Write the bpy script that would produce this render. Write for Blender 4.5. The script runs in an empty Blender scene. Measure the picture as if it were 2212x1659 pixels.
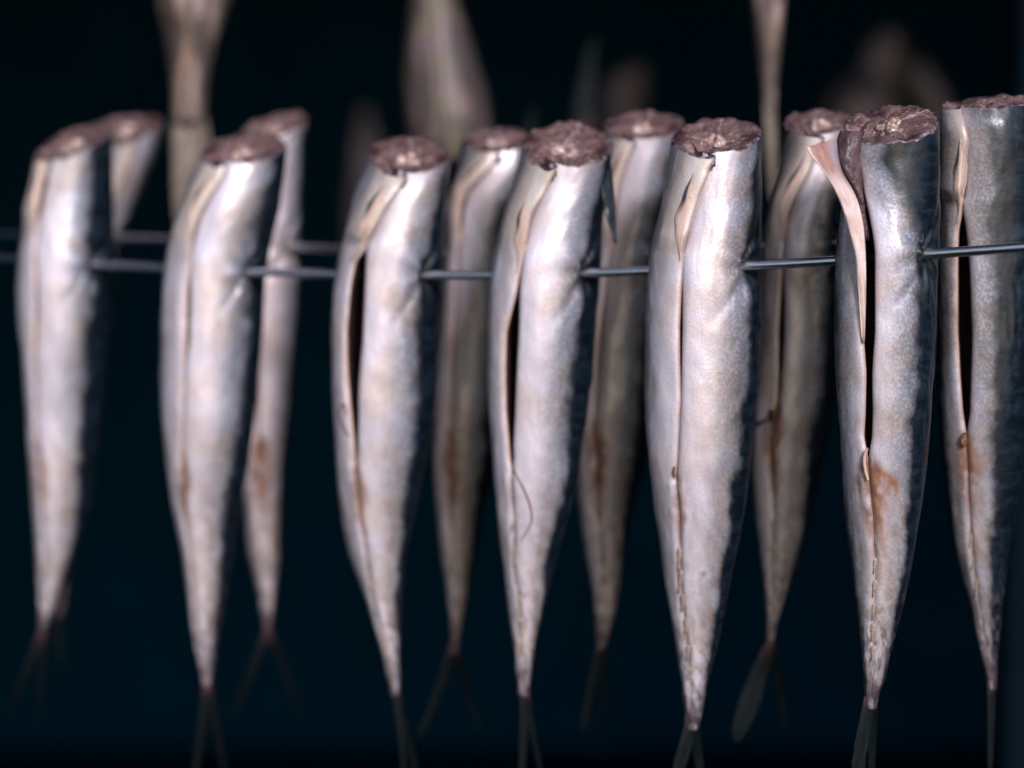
import bpy, math, random
import numpy as np
from mathutils import Vector
R = math.radians
scene = bpy.context.scene
COL = scene.collection

# ------------------------------------------------------------------ camera, sky, sun, exposure
CAM_Z = 1.40
PITCH = R(-6.0)
FOCAL = 85.0
cd = bpy.data.cameras.new('camera')
cam = bpy.data.objects.new('camera', cd)
COL.objects.link(cam)
cam.location = (0, 0, CAM_Z)
cam.rotation_euler = (R(90) + PITCH, 0, 0)
cd.lens = FOCAL
cd.sensor_width = 36
cd.clip_start = 0.02
cd.clip_end = 50
cd.dof.use_dof = True
cd.dof.focus_distance = 0.955
cd.dof.aperture_fstop = 3.4
scene.camera = cam

SUN_AZ, SUN_EL = R(17), R(29)          # azimuth to the right of the line from the fish to the camera
w = bpy.data.worlds.new('World')
scene.world = w
w.use_nodes = True
nt = w.node_tree
sky = nt.nodes.new('ShaderNodeTexSky')
sky.sky_type = 'NISHITA'
sky.sun_disc = False
sky.sun_elevation = SUN_EL
sky.sun_rotation = R(180) - SUN_AZ
bg = nt.nodes['Background']
bg.inputs['Strength'].default_value = 0.15
nt.links.new(sky.outputs[0], bg.inputs['Color'])
sd = bpy.data.lights.new('sun', 'SUN')
sd.energy = 3.85
sd.angle = R(10.0)
sd.color = (0.99, 0.905, 1.0)
sun = bpy.data.objects.new('sun', sd)
COL.objects.link(sun)
to_sun = Vector((math.sin(SUN_AZ) * math.cos(SUN_EL), -math.cos(SUN_AZ) * math.cos(SUN_EL), math.sin(SUN_EL)))
sun.rotation_euler = to_sun.to_track_quat('Z', 'Y').to_euler()
sun.location = to_sun * 3 + Vector((0, 1, 1.4))
scene.view_settings.view_transform = 'Standard'
scene.view_settings.look = 'None'
scene.view_settings.exposure = 0.0
scene.view_settings.gamma = 1.0

# ------------------------------------------------------------------ helpers
FPX = FOCAL / 36.0 * 2212.0


def at(sx, sy, Y):
    """pixel of the 2212 x 1659 photograph -> point of the vertical plane at distance Y"""
    u = (np.asarray(sx, float) - 1106.0) / FPX
    v = (829.5 - np.asarray(sy, float)) / FPX
    c, s = math.cos(PITCH), math.sin(PITCH)
    dy = c - v * s
    dz = s + v * c
    k = Y / dy
    return u * k, dz * k + CAM_Z


def link(o, parent=None):
    COL.objects.link(o)
    if parent is not None:
        o.parent = parent
    return o


def smooth(x):
    x = np.clip(x, 0, 1)
    return x * x * (3 - 2 * x)


def mesh_obj(name, verts, faces, mats, parent=None, shade=True, mat_idx=None, loops=None):
    me = bpy.data.meshes.new(name)
    verts = np.asarray(verts, dtype=np.float64)
    if parent is not None:
        off = np.array(parent.location)
        if parent.parent is not None:
            off = off + np.array(parent.parent.location)
        verts = verts - off
    me.from_pydata(verts.tolist(), [], faces if isinstance(faces, list) else faces.tolist())
    for m in (mats if isinstance(mats, (list, tuple)) else [mats]):
        me.materials.append(m)
    if mat_idx is not None:
        me.polygons.foreach_set('material_index', np.asarray(mat_idx, dtype=np.int32))
    me.polygons.foreach_set('use_smooth', np.full(len(me.polygons), shade))
    me.update()
    return link(bpy.data.objects.new(name, me), parent)


def attr(o, name, data, kind='FLOAT'):
    a = o.data.attributes.new(name, kind, 'POINT')
    if kind == 'FLOAT':
        a.data.foreach_set('value', np.asarray(data, dtype=np.float32).ravel())
    else:
        a.data.foreach_set('vector', np.asarray(data, dtype=np.float32).ravel())


def thing(name, loc, label, cat, group=None):
    o = bpy.data.objects.new(name, None)
    o.empty_display_size = 0.02
    COL.objects.link(o)
    o.location = loc
    o['label'] = label
    o['category'] = cat
    if group:
        o['group'] = group
    return o


def _hash(i, j, k):
    h = (i * 374761393 + j * 668265263 + k * 2147483647) & 0xffffffff
    h = ((h ^ (h >> 13)) * 1274126177) & 0xffffffff
    return ((h ^ (h >> 16)) & 0xffff) / 65535.0


def vnoise(x, y, z=0.0):
    x = np.asarray(x, float); y = np.asarray(y, float); z = np.zeros_like(x) + z
    xi = np.floor(x).astype(np.int64); yi = np.floor(y).astype(np.int64); zi = np.floor(z).astype(np.int64)
    fx, fy, fz = x - xi, y - yi, z - zi
    fx = fx * fx * (3 - 2 * fx); fy = fy * fy * (3 - 2 * fy); fz = fz * fz * (3 - 2 * fz)
    r = 0
    for dx in (0, 1):
        for dy in (0, 1):
            for dz in (0, 1):
                wt = (fx if dx else 1 - fx) * (fy if dy else 1 - fy) * (fz if dz else 1 - fz)
                r = r + wt * _hash(xi + dx, yi + dy, zi + dz)
    return r * 2 - 1


def fbm(x, y, z=0.0, n=3):
    r, a, f = 0, 1.0, 1.0
    for i in range(n):
        r = r + a * vnoise(x * f, y * f, z * f + 17.3 * i)
        a *= 0.5; f *= 2.03
    return r


def grid_faces(nu, nv, closed=False):
    """nv rows of nu points"""
    f = []
    last = nu if closed else nu - 1
    for j in range(nv - 1):
        for i in range(last):
            i2 = (i + 1) % nu
            f.append((j * nu + i, j * nu + i2, (j + 1) * nu + i2, (j + 1) * nu + i))
    return f


def sheet(name, P, th, mat, parent, thick_dir=(0, 1, 0)):
    """a slab made from a grid of points P[nv][nu][3] with thickness th (array or number)"""
    P = np.asarray(P, float)
    nv, nu, _ = P.shape
    th = np.zeros((nv, nu)) + th
    Q = P + th[..., None] * np.array(thick_dir)
    V = np.concatenate([P.reshape(-1, 3), Q.reshape(-1, 3)])
    n = nu * nv
    f = grid_faces(nu, nv)
    f += [(a + n, d + n, c + n, b + n) for a, b, c, d in grid_faces(nu, nv)]
    for i in range(nu - 1):
        f.append((i + 1, i, n + i, n + i + 1))
        b = (nv - 1) * nu
        f.append((b + i, b + i + 1, n + b + i + 1, n + b + i))
    for j in range(nv - 1):
        f.append((j * nu, (j + 1) * nu, n + (j + 1) * nu, n + j * nu))
        e = nu - 1
        f.append(((j + 1) * nu + e, j * nu + e, n + j * nu + e, n + (j + 1) * nu + e))
    o = mesh_obj(name, V, f, mat, parent)
    U, W = np.meshgrid(np.linspace(0, 1, nu), np.linspace(0, 1, nv))
    attr(o, 'across', np.concatenate([U.ravel(), U.ravel()]))
    attr(o, 'along', np.concatenate([W.ravel(), W.ravel()]))
    return o


def tube(name, pts, rad, mat, parent=None, nseg=12):
    pts = np.asarray(pts, float)
    n = len(pts)
    rad = np.zeros(n) + rad
    T = np.gradient(pts, axis=0)
    T /= np.linalg.norm(T, axis=1)[:, None] + 1e-12
    up = np.array([0, 0, 1.0]) if abs(T[0][2]) < 0.8 else np.array([0, 1.0, 0])
    V = []
    for i in range(n):
        a = np.cross(T[i], up); a /= np.linalg.norm(a)
        b = np.cross(a, T[i])
        for k in range(nseg):
            t = 2 * math.pi * k / nseg
            V.append(pts[i] + rad[i] * (a * math.cos(t) + b * math.sin(t)))
    f = grid_faces(nseg, n, closed=True)
    f.append(tuple(range(nseg)))
    f.append(tuple(reversed(range((n - 1) * nseg, n * nseg))))
    return mesh_obj(name, V, f, mat, parent)


# ------------------------------------------------------------------ materials
class NT:
    def __init__(self, name):
        self.m = bpy.data.materials.new(name)
        self.m.use_nodes = True
        self.t = self.m.node_tree
        self.b = self.t.nodes['Principled BSDF']

    def n(self, kind, **kw):
        nd = self.t.nodes.new(kind)
        for k, v in kw.items():
            setattr(nd, k, v)
        return nd

    def put(self, sock, v):
        if isinstance(v, bpy.types.NodeSocket):
            self.t.links.new(v, sock)
        elif isinstance(v, (tuple, list)) and len(v) == 3 and sock.type == 'RGBA':
            sock.default_value = (*v, 1)
        else:
            sock.default_value = v

    def attr(self, name, out='Fac'):
        nd = self.n('ShaderNodeAttribute', attribute_name=name)
        return nd.outputs[out]

    def noise(self, vec, scale, detail=3, rough=0.5, dist=0.0):
        nd = self.n('ShaderNodeTexNoise')
        self.put(nd.inputs['Vector'], vec)
        nd.inputs['Scale'].default_value = scale
        nd.inputs['Detail'].default_value = detail
        nd.inputs['Roughness'].default_value = rough
        nd.inputs['Distortion'].default_value = dist
        return nd.outputs['Fac']

    def vor(self, vec, scale, feature='F1', rnd=1.0):
        nd = self.n('ShaderNodeTexVoronoi', feature=feature)
        self.put(nd.inputs['Vector'], vec)
        nd.inputs['Scale'].default_value = scale
        nd.inputs['Randomness'].default_value = rnd
        return nd.outputs['Distance']

    def math(self, op, a, b=0.0, c=0.0, clamp=False):
        nd = self.n('ShaderNodeMath', operation=op, use_clamp=clamp)
        self.put(nd.inputs[0], a); self.put(nd.inputs[1], b)
        if op in ('MULTIPLY_ADD',):
            self.put(nd.inputs[2], c)
        return nd.outputs[0]

    def step(self, v, a, b, lo=0.0, hi=1.0):
        nd = self.n('ShaderNodeMapRange', interpolation_type='SMOOTHSTEP')
        self.put(nd.inputs['Value'], v)
        nd.inputs['From Min'].default_value = a
        nd.inputs['From Max'].default_value = b
        nd.inputs['To Min'].default_value = lo
        nd.inputs['To Max'].default_value = hi
        return nd.outputs[0]

    def mix(self, f, a, b, mode='MIX'):
        nd = self.n('ShaderNodeMix', data_type='RGBA', blend_type=mode)
        self.put(nd.inputs[0], f); self.put(nd.inputs[6], a); self.put(nd.inputs[7], b)
        return nd.outputs[2]

    def scalev(self, v, s):
        nd = self.n('ShaderNodeVectorMath', operation='MULTIPLY')
        self.put(nd.inputs[0], v); nd.inputs[1].default_value = s
        return nd.outputs[0]

    def bump(self, h, dist, strength=1.0, prev=None):
        nd = self.n('ShaderNodeBump')
        self.put(nd.inputs['Height'], h)
        nd.inputs['Distance'].default_value = dist
        nd.inputs['Strength'].default_value = strength
        if prev is not None:
            self.put(nd.inputs['Normal'], prev)
        return nd.outputs[0]

    def set(self, **kw):
        for k, v in kw.items():
            self.put(self.b.inputs[k.replace('_', ' ')], v)
        return self.m


def make_skin(name='mackerel_skin', tone=None):
    s = NT(name)
    sk = s.attr('sk', 'Vector')
    ang = s.attr('ang')          # degrees from the belly line, 0..180
    tl = s.attr('tl')            # 0 at the cut, 1 at the tail
    stain = s.attr('stain')
    mid = s.attr('mid')
    broad = s.noise(sk, 55, 3, 0.55)
    mott = s.noise(s.scalev(sk, (1, 0.6, 1)), 210, 4, 0.6)
    streak = s.noise(s.scalev(sk, (1, 0.10, 1)), 330, 3, 0.6)
    fine = s.noise(sk, 1300, 2, 0.6)
    lilac = (0.68, 0.65, 0.74)
    warm = (0.67, 0.59, 0.60)
    cool = (0.40, 0.47, 0.56)
    c = s.mix(s.step(broad, 0.38, 0.66), lilac, warm)
    # cream belly flap beside the cut
    c = s.mix(s.math('MULTIPLY', s.attr('cream'), s.step(mott, 0.3, 0.6, 0.5, 1.0)), c, (0.64, 0.565, 0.49))
    # the flank turns steel blue towards the back
    c = s.mix(s.math('MULTIPLY', s.step(ang, 28, 66), s.step(mott, 0.35, 0.68, 0.25, 0.8)), c, cool)
    # tan mottling that grows towards the tail
    tanf = s.math('MULTIPLY', s.step(tl, 0.45, 0.95, 0.12, 0.85), s.step(mott, 0.36, 0.68))
    c = s.mix(tanf, c, (0.37, 0.315, 0.285))
    c = s.mix(s.step(streak, 0.48, 0.80, 0, 0.45), c, (0.42, 0.39, 0.41))
    c = s.mix(s.step(fine, 0.42, 0.72, 0, 0.45), c, (0.30, 0.27, 0.27))
    bb = s.math('MULTIPLY', s.math('MULTIPLY', s.step(ang, 26, 52), s.step(tl, 0.42, 0.72)), s.step(s.noise(s.scalev(sk, (1, 0.7, 1)), 150, 4, 0.65), 0.40, 0.62, 0.1, 0.75))
    c = s.mix(bb, c, (0.30, 0.225, 0.175))
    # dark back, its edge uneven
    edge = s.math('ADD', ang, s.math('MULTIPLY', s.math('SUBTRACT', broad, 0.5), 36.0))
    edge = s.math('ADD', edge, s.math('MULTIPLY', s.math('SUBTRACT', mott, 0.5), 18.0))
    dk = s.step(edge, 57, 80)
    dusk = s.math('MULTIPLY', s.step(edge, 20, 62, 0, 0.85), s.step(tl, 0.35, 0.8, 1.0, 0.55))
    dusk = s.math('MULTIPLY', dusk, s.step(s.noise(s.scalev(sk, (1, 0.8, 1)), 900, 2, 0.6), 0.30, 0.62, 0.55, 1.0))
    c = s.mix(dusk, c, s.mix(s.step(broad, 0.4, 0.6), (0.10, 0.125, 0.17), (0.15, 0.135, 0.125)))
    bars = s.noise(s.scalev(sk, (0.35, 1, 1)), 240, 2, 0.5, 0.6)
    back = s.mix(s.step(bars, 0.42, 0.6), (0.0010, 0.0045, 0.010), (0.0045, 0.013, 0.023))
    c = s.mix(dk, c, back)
    # stains and the belly seam
    sn = s.math('MULTIPLY', stain, s.step(s.noise(s.scalev(sk, (1, 0.5, 1)), 260, 3), 0.25, 0.55, 0.35, 1.0), clamp=True)
    c = s.mix(sn, c, s.mix(s.step(mott, 0.3, 0.7), (0.25, 0.125, 0.075), (0.12, 0.058, 0.040)))
    if tone and tone[0] == 'mul':
        c = s.mix(1.0, c, tone[1], 'MULTIPLY')
        tone = None
    if not tone:
        c = s.mix(s.math('MULTIPLY', s.step(tl, 0.90, 0.985), s.step(mott, 0.30, 0.55, 0.3, 1.0)), c, (0.045, 0.038, 0.055))
        blot = s.math('MULTIPLY', s.step(tl, 0.72, 0.93), s.step(s.noise(s.scalev(sk, (1, 0.4, 1)), 420, 3, 0.6), 0.50, 0.62, 0, 0.75))
        c = s.mix(blot, c, (0.09, 0.07, 0.075))
    else:
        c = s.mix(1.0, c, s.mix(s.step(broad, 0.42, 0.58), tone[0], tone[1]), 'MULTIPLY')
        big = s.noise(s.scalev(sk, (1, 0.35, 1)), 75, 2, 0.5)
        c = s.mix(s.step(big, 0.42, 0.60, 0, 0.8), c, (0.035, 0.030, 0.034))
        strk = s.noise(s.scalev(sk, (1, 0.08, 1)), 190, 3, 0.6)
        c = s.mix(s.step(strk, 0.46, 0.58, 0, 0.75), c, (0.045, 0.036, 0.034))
    c = s.mix(s.math('MULTIPLY', mid, 0.8), c, (0.14, 0.095, 0.075))
    h = s.vor(s.scalev(sk, (1, 0.75, 1)), 1050)
    nb = s.bump(h, 0.00012, 0.32)
    nb = s.bump(s.noise(s.scalev(sk, (1, 0.45, 1)), 620, 3, 0.6), 0.00030, 0.45, nb)
    rough = s.math('ADD', s.step(mott, 0.3, 0.75, 0.27, 0.44), s.step(fine, 0.35, 0.65, 0.0, 0.16))
    met = s.math('MULTIPLY', s.math('SUBTRACT', 1.0, s.math('MAXIMUM', dk, sn)), 0.32)
    if tone:
        rough, met = 0.55, 0.0
    return s.set(Base_Color=c, Roughness=rough, Metallic=met, Normal=nb, Coat_Weight=0.0 if tone else 0.12, Coat_Roughness=0.25,
                 Specular_IOR_Level=0.5)


def make_lining():
    s = NT('dark_belly_lining')
    co = s.n('ShaderNodeTexCoord').outputs['Object']
    n = s.noise(s.scalev(co, (1, 1, 0.3)), 260, 3)
    c = s.mix(n, (0.014, 0.009, 0.012), (0.085, 0.045, 0.045))
    return s.set(Base_Color=c, Roughness=0.4, Normal=s.bump(n, 0.001, 0.6))


def make_lip():
    s = NT('cut_belly_edge')
    co = s.n('ShaderNodeTexCoord').outputs['Object']
    n = s.noise(co, 300, 3)
    c = s.mix(n, (0.42, 0.26, 0.19), (0.58, 0.44, 0.36))
    return s.set(Base_Color=c, Roughness=0.4, Normal=s.bump(n, 0.0006, 0.5))


def make_flesh():
    s = NT('raw_cut_flesh')
    co = s.attr('cf', 'Vector')
    rad = s.attr('rad')
    pn, qn = s.attr('pn'), s.attr('qn')          # towards the belly / sideways, -1..1
    n = s.noise(co, 130, 4, 0.55, 0.8)
    n2 = s.noise(co, 520, 3, 0.6)
    wob = s.math('MULTIPLY', s.math('SUBTRACT', n, 0.5), 0.35)
    aq = s.math('ABSOLUTE', qn)
    p2 = s.math('ADD', pn, wob)
    q2 = s.math('ADD', qn, wob)
    c = s.mix(s.step(n, 0.3, 0.7), (0.070, 0.036, 0.036), (0.190, 0.118, 0.112))
    c = s.mix(s.step(n2, 0.50, 0.80, 0, 0.5), c, (0.28, 0.20, 0.20))
    # muscle blocks: arcs round the middle of each quarter
    dx = s.math('SUBTRACT', aq, 0.42)
    dy = s.math('ADD', s.math('ABSOLUTE', p2), -0.38)
    d = s.math('SQRT', s.math('ADD', s.math('MULTIPLY', dx, dx), s.math('MULTIPLY', dy, dy)))
    wave = s.math('SINE', s.math('MULTIPLY', s.math('ADD', d, wob), 34.0))
    arcs = s.math('MULTIPLY', s.step(wave, 0.72, 0.98), s.step(n2, 0.34, 0.55))
    sept = s.math('MAXIMUM', s.step(s.math('ABSOLUTE', q2), 0.0, 0.045, 1, 0), s.step(s.math('ABSOLUTE', p2), 0.0, 0.045, 1, 0))
    line = s.math('MAXIMUM', s.math('MULTIPLY', arcs, 0.6), s.math('MULTIPLY', sept, s.step(n2, 0.30, 0.5)))
    c = s.mix(s.math('MULTIPLY', line, 0.6), c, (0.44, 0.36, 0.37))
    # dark blood line near the skin at both sides
    bl = s.math('MULTIPLY', s.step(s.math('ADD', aq, wob), 0.52, 0.80), s.step(s.math('ABSOLUTE', p2), 0.12, 0.36, 1, 0))
    c = s.mix(bl, c, (0.050, 0.020, 0.024))
    c = s.mix(s.step(rad, 0.76, 0.95, 0, 0.5), c, (0.045, 0.030, 0.038))
    # gut cavity
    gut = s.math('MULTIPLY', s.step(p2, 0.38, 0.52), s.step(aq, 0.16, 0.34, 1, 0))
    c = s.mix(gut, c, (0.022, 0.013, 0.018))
    c = s.mix(s.math('MULTIPLY', s.step(rad, 0.93, 0.985), s.step(n2, 0.44, 0.66, 0, 0.7)), c, (0.34, 0.31, 0.35))
    nb = s.bump(n, 0.0016, 0.6)
    nb = s.bump(n2, 0.0005, 0.6, nb)
    nb = s.bump(line, 0.0005, 0.7, nb)
    return s.set(Base_Color=c, Roughness=s.step(n2, 0.3, 0.7, 0.15, 0.45), Normal=nb, Coat_Weight=0.35, Coat_Roughness=0.12)


def make_bone():
    s = NT('backbone_gristle')
    co = s.n('ShaderNodeTexCoord').outputs['Object']
    n = s.noise(co, 330, 4, 0.6, 0.5)
    c = s.mix(s.step(n, 0.35, 0.65), (0.17, 0.085, 0.065), (0.56, 0.44, 0.40))
    return s.set(Base_Color=c, Roughness=0.28, Normal=s.bump(n, 0.002, 0.8), Coat_Weight=0.3)


def make_flap_fin():
    s = NT('pelvic_fin_rays')
    al, ac = s.attr('along'), s.attr('across')
    cmb = s.n('ShaderNodeCombineXYZ')
    s.put(cmb.inputs[0], ac); s.put(cmb.inputs[1], s.math('MULTIPLY', al, 0.12))
    rays = s.noise(cmb.outputs[0], 11, 3, 0.6)
    c = s.mix(s.step(rays, 0.35, 0.65), (0.46, 0.31, 0.23), (0.60, 0.47, 0.41))
    sepia = s.math('MULTIPLY', s.step(al, 0.28, 0.55, 1, 0), s.step(rays, 0.30, 0.46))
    sepia = s.math('MULTIPLY', sepia, s.step(al, 0.0, 0.12))
    c = s.mix(s.math('MULTIPLY', sepia, s.step(ac, 0.22, 0.48, 1, 0)), c, (0.018, 0.024, 0.034))
    return s.set(Base_Color=c, Roughness=0.4, Normal=s.bump(rays, 0.0006, 0.8))


def make_tail(name='tail_fin_rays', a=(0.002, 0.005, 0.006), b=(0.008, 0.014, 0.017)):
    s = NT(name)
    al, ac = s.attr('along'), s.attr('across')
    cmb = s.n('ShaderNodeCombineXYZ')
    s.put(cmb.inputs[0], ac); s.put(cmb.inputs[1], s.math('MULTIPLY', al, 0.25))
    rays = s.noise(cmb.outputs[0], 16, 3, 0.65)
    c = s.mix(s.step(rays, 0.35, 0.65), a, b)
    if b[0] < 0.1:
        c = s.mix(s.step(al, 0.0, 0.22, 0.75, 0), c, (0.075, 0.032, 0.036))
    return s.set(Base_Color=c, Roughness=0.5, Specular_IOR_Level=0.25, Normal=s.bump(rays, 0.0012, 0.9))


def make_flapmat():
    s = NT('inside_of_belly_flap')
    al, ac = s.attr('along'), s.attr('across')
    co = s.n('ShaderNodeTexCoord').outputs['Object']
    n = s.noise(s.scalev(co, (1, 1, 0.5)), 170, 4, 0.6)
    c = s.mix(s.step(n, 0.35, 0.65), (0.20, 0.095, 0.085), (0.40, 0.24, 0.20))
    c = s.mix(s.step(al, 0.22, 0.42), c, s.mix(s.step(n, 0.35, 0.65), (0.56, 0.41, 0.35), (0.64, 0.56, 0.56)))
    c = s.mix(s.step(ac, 0.0, 0.16, 0.85, 0), c, (0.64, 0.53, 0.46))
    c = s.mix(s.math('MULTIPLY', s.step(ac, 0.55, 0.85), s.step(al, 0.16, 0.34, 1, 0)), c, (0.34, 0.29, 0.33))
    return s.set(Base_Color=c, Roughness=0.35, Normal=s.bump(n, 0.0012, 0.7), Coat_Weight=0.15)


def simple(name, col, rough=0.5, metal=0.0, var=0.25, scale=200, bump=0.0, spec=None):
    s = NT(name)
    co = s.n('ShaderNodeTexCoord').outputs['Object']
    n = s.noise(co, scale, 3)
    a = tuple(v * (1 - var) for v in col); b = tuple(min(1, v * (1 + var)) for v in col)
    kw = dict(Base_Color=s.mix(n, a, b), Roughness=rough, Metallic=metal)
    if spec is not None:
        kw['Specular_IOR_Level'] = spec
    if bump:
        kw['Normal'] = s.bump(n, bump, 0.7)
    return s.set(**kw)


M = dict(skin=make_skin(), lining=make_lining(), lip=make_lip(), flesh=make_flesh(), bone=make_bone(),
         pfin=make_flap_fin(), tail=make_tail(), paletail=make_tail('pale_tail_fin_rays', (0.12, 0.095, 0.07), (0.30, 0.25, 0.21)),
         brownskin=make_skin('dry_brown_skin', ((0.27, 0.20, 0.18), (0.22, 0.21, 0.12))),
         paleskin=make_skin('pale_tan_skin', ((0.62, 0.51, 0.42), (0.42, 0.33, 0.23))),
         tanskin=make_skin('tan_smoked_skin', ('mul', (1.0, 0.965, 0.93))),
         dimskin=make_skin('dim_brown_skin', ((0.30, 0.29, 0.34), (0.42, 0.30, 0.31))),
         steel=simple('brushed_steel', (0.62, 0.62, 0.67), 0.27, 1.0, 0.15, 500, 0.00006),
         wall=simple('sooty_cabinet_wall', (0.0008, 0.0370, 0.0830), 0.9, 0, 0.35, 5, 0.0, 0.0),
         sootfloor=simple('soot_covered_floor', (0.0004, 0.0100, 0.0180), 0.95, 0, 0.35, 9, 0.0, 0.0),
         post=simple('blue_grey_cabinet_post', (0.0006, 0.005, 0.009), 0.8, 0, 0.3, 20, 0.0, 0.05),
         strand=simple('brown_strand', (0.16, 0.075, 0.035), 0.4, 0, 0.3, 300),
         darkstrand=simple('dark_strand', (0.02, 0.02, 0.025), 0.4, 0, 0.3, 300),
         finlet=simple('finlet_membrane', (0.29, 0.225, 0.17), 0.45, 0, 0.6, 900, 0.0004),
         fleshflap=make_flapmat(),
         membrane=simple('dark_gut_membrane', (0.075, 0.045, 0.050), 0.45, 0, 0.75, 160, 0.004),
         darkfin=simple('dark_pectoral_fin', (0.018, 0.028, 0.036), 0.35, 0, 0.5, 300, 0.0006))

# ------------------------------------------------------------------ smoker cabinet (the setting)


def slab(name, x0, x1, y0, y1, z0, z1, mat):
    v = [(x, y, z) for x in (x0, x1) for y in (y0, y1) for z in (z0, z1)]
    f = [(0, 1, 3, 2), (4, 6, 7, 5), (0, 4, 5, 1), (2, 3, 7, 6), (0, 2, 6, 4), (1, 5, 7, 3)]
    return mesh_obj(name, v, f, mat, None, False)


CX0, CX1, CY0, CY1, CZ0, CZ1 = -1.1, 1.1, 0.72, 4.6, 0.20, CAM_Z + 0.62
for nm, a in (('wall_back', (CX0, CX1, CY1, CY1 + .02, CZ0, CZ1)),
              ('wall_left', (CX0 - .02, CX0 - .001, CY0, CY1 + .02, CZ0, CZ1)),
              ('wall_right', (CX1 + .001, CX1 + .02, CY0, CY1 + .02, CZ0, CZ1)),
              ('floor', (CX0 - .02, CX1 + .02, CY0, CY1 + .02, CZ0 - .02, CZ0 - .001)),
              ('ceiling', (CX0 - .02, CX1 + .02, CY0, CY1 + .02, CZ1 + .001, CZ1 + .02))):
    slab(nm, *a, M['sootfloor' if nm == 'floor' else 'wall'])['kind'] = 'structure'

px0, _ = at(2196, 400, 1.5)
p = slab('cabinet_post', float(px0), float(px0) + 0.03, 1.5, 1.53, CZ0 + 0.001, CZ1 - 0.001, M['post'])
bev = p.modifiers.new('bevel', 'BEVEL'); bev.width = 0.003; bev.segments = 2
p['label'] = 'thin dark blue upright post at the right edge of the smoker'
p['category'] = 'post'

# ------------------------------------------------------------------ skewers
RX0 = (1600 - 1106) / FPX            # x of the reference point on the front skewer (world metres at Y = 0.985)


def rod_Y(x, back=0.0):
    return 0.985 - 0.56 * (x - RX0) + back


def rod_point(sx, sy, back):
    Y = 1.0
    for _ in range(30):
        x, z = at(sx, sy, Y)
        Y = 0.6 * Y + 0.4 * rod_Y(float(x), back)
    x, z = at(sx, sy, Y)
    return float(x), float(Y), float(z)


FRONT_ROD = [(-140, 545), (0, 556), (215, 571), (400, 581), (545, 588), (730, 592), (925, 595), (1060, 595), (1270, 590),
             (1395, 586), (1600, 575), (1795, 565), (2000, 549), (2212, 534), (2420, 518)]
REAR_ROD = [(-140, 500), (265, 514), (355, 517), (650, 534), (730, 538), (1000, 548), (1400, 540), (1800, 524), (2420, 498)]
BACK = 0.075


def spline(pts, n, sig=0.03):
    pts = np.array(pts, float)
    t = np.linspace(0, 1, len(pts))
    d = np.linspace(0, 1, n)
    out = np.stack([np.interp(d, t, pts[:, k]) for k in range(pts.shape[1])], 1)
    k = max(1, int(sig * n))
    g = np.exp(-0.5 * (np.arange(-3 * k, 3 * k + 1) / k) ** 2); g /= g.sum()
    for c in range(out.shape[1]):
        ext = np.concatenate([2 * out[0, c] - out[3 * k:0:-1, c], out[:, c], 2 * out[-1, c] - out[-2:-3 * k - 2:-1, c]])
        out[:, c] = np.convolve(ext, g, 'valid')
    return out


def skewer(pts, back, rad, label, grp):
    P3 = spline([rod_point(a, b, back) for a, b in pts], 90, 0.04)
    t = thing('skewer', tuple(P3[0]), label, 'skewer', grp)
    o = tube('rod', P3, rad, M['steel'], t, 20)
    return P3


front_rod = skewer(FRONT_ROD, 0.0, 0.0020, 'long round steel skewer in focus running through the front row of fish', 'steel skewers through the fish')
rear_rod = skewer(REAR_ROD, BACK, 0.0018, 'blurred steel skewer behind, higher, running through the rear row of fish', 'steel skewers through the fish')

# ------------------------------------------------------------------ the fish


def resample(rows, ys, sig=9.0):
    rows = np.array(rows, float)
    out = []
    for k in range(1, rows.shape[1]):
        yy = np.arange(rows[0, 0] - 60, rows[-1, 0] + 60, 1.0)
        base = np.interp(yy, rows[:, 0], rows[:, k])
        s0 = (rows[1, k] - rows[0, k]) / (rows[1, 0] - rows[0, 0])
        s1 = (rows[-1, k] - rows[-2, k]) / (rows[-1, 0] - rows[-2, 0])
        base = np.where(yy < rows[0, 0], rows[0, k] + s0 * (yy - rows[0, 0]), base)
        base = np.where(yy > rows[-1, 0], rows[-1, k] + s1 * (yy - rows[-1, 0]), base)
        h = int(3 * sig)
        g = np.exp(-0.5 * (np.arange(-h, h + 1) / sig) ** 2); g /= g.sum()
        sm = np.convolve(np.pad(base, h, mode='edge'), g, 'valid')
        out.append(np.interp(ys, yy, sm))
    return out


class Fish:
    pass


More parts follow.
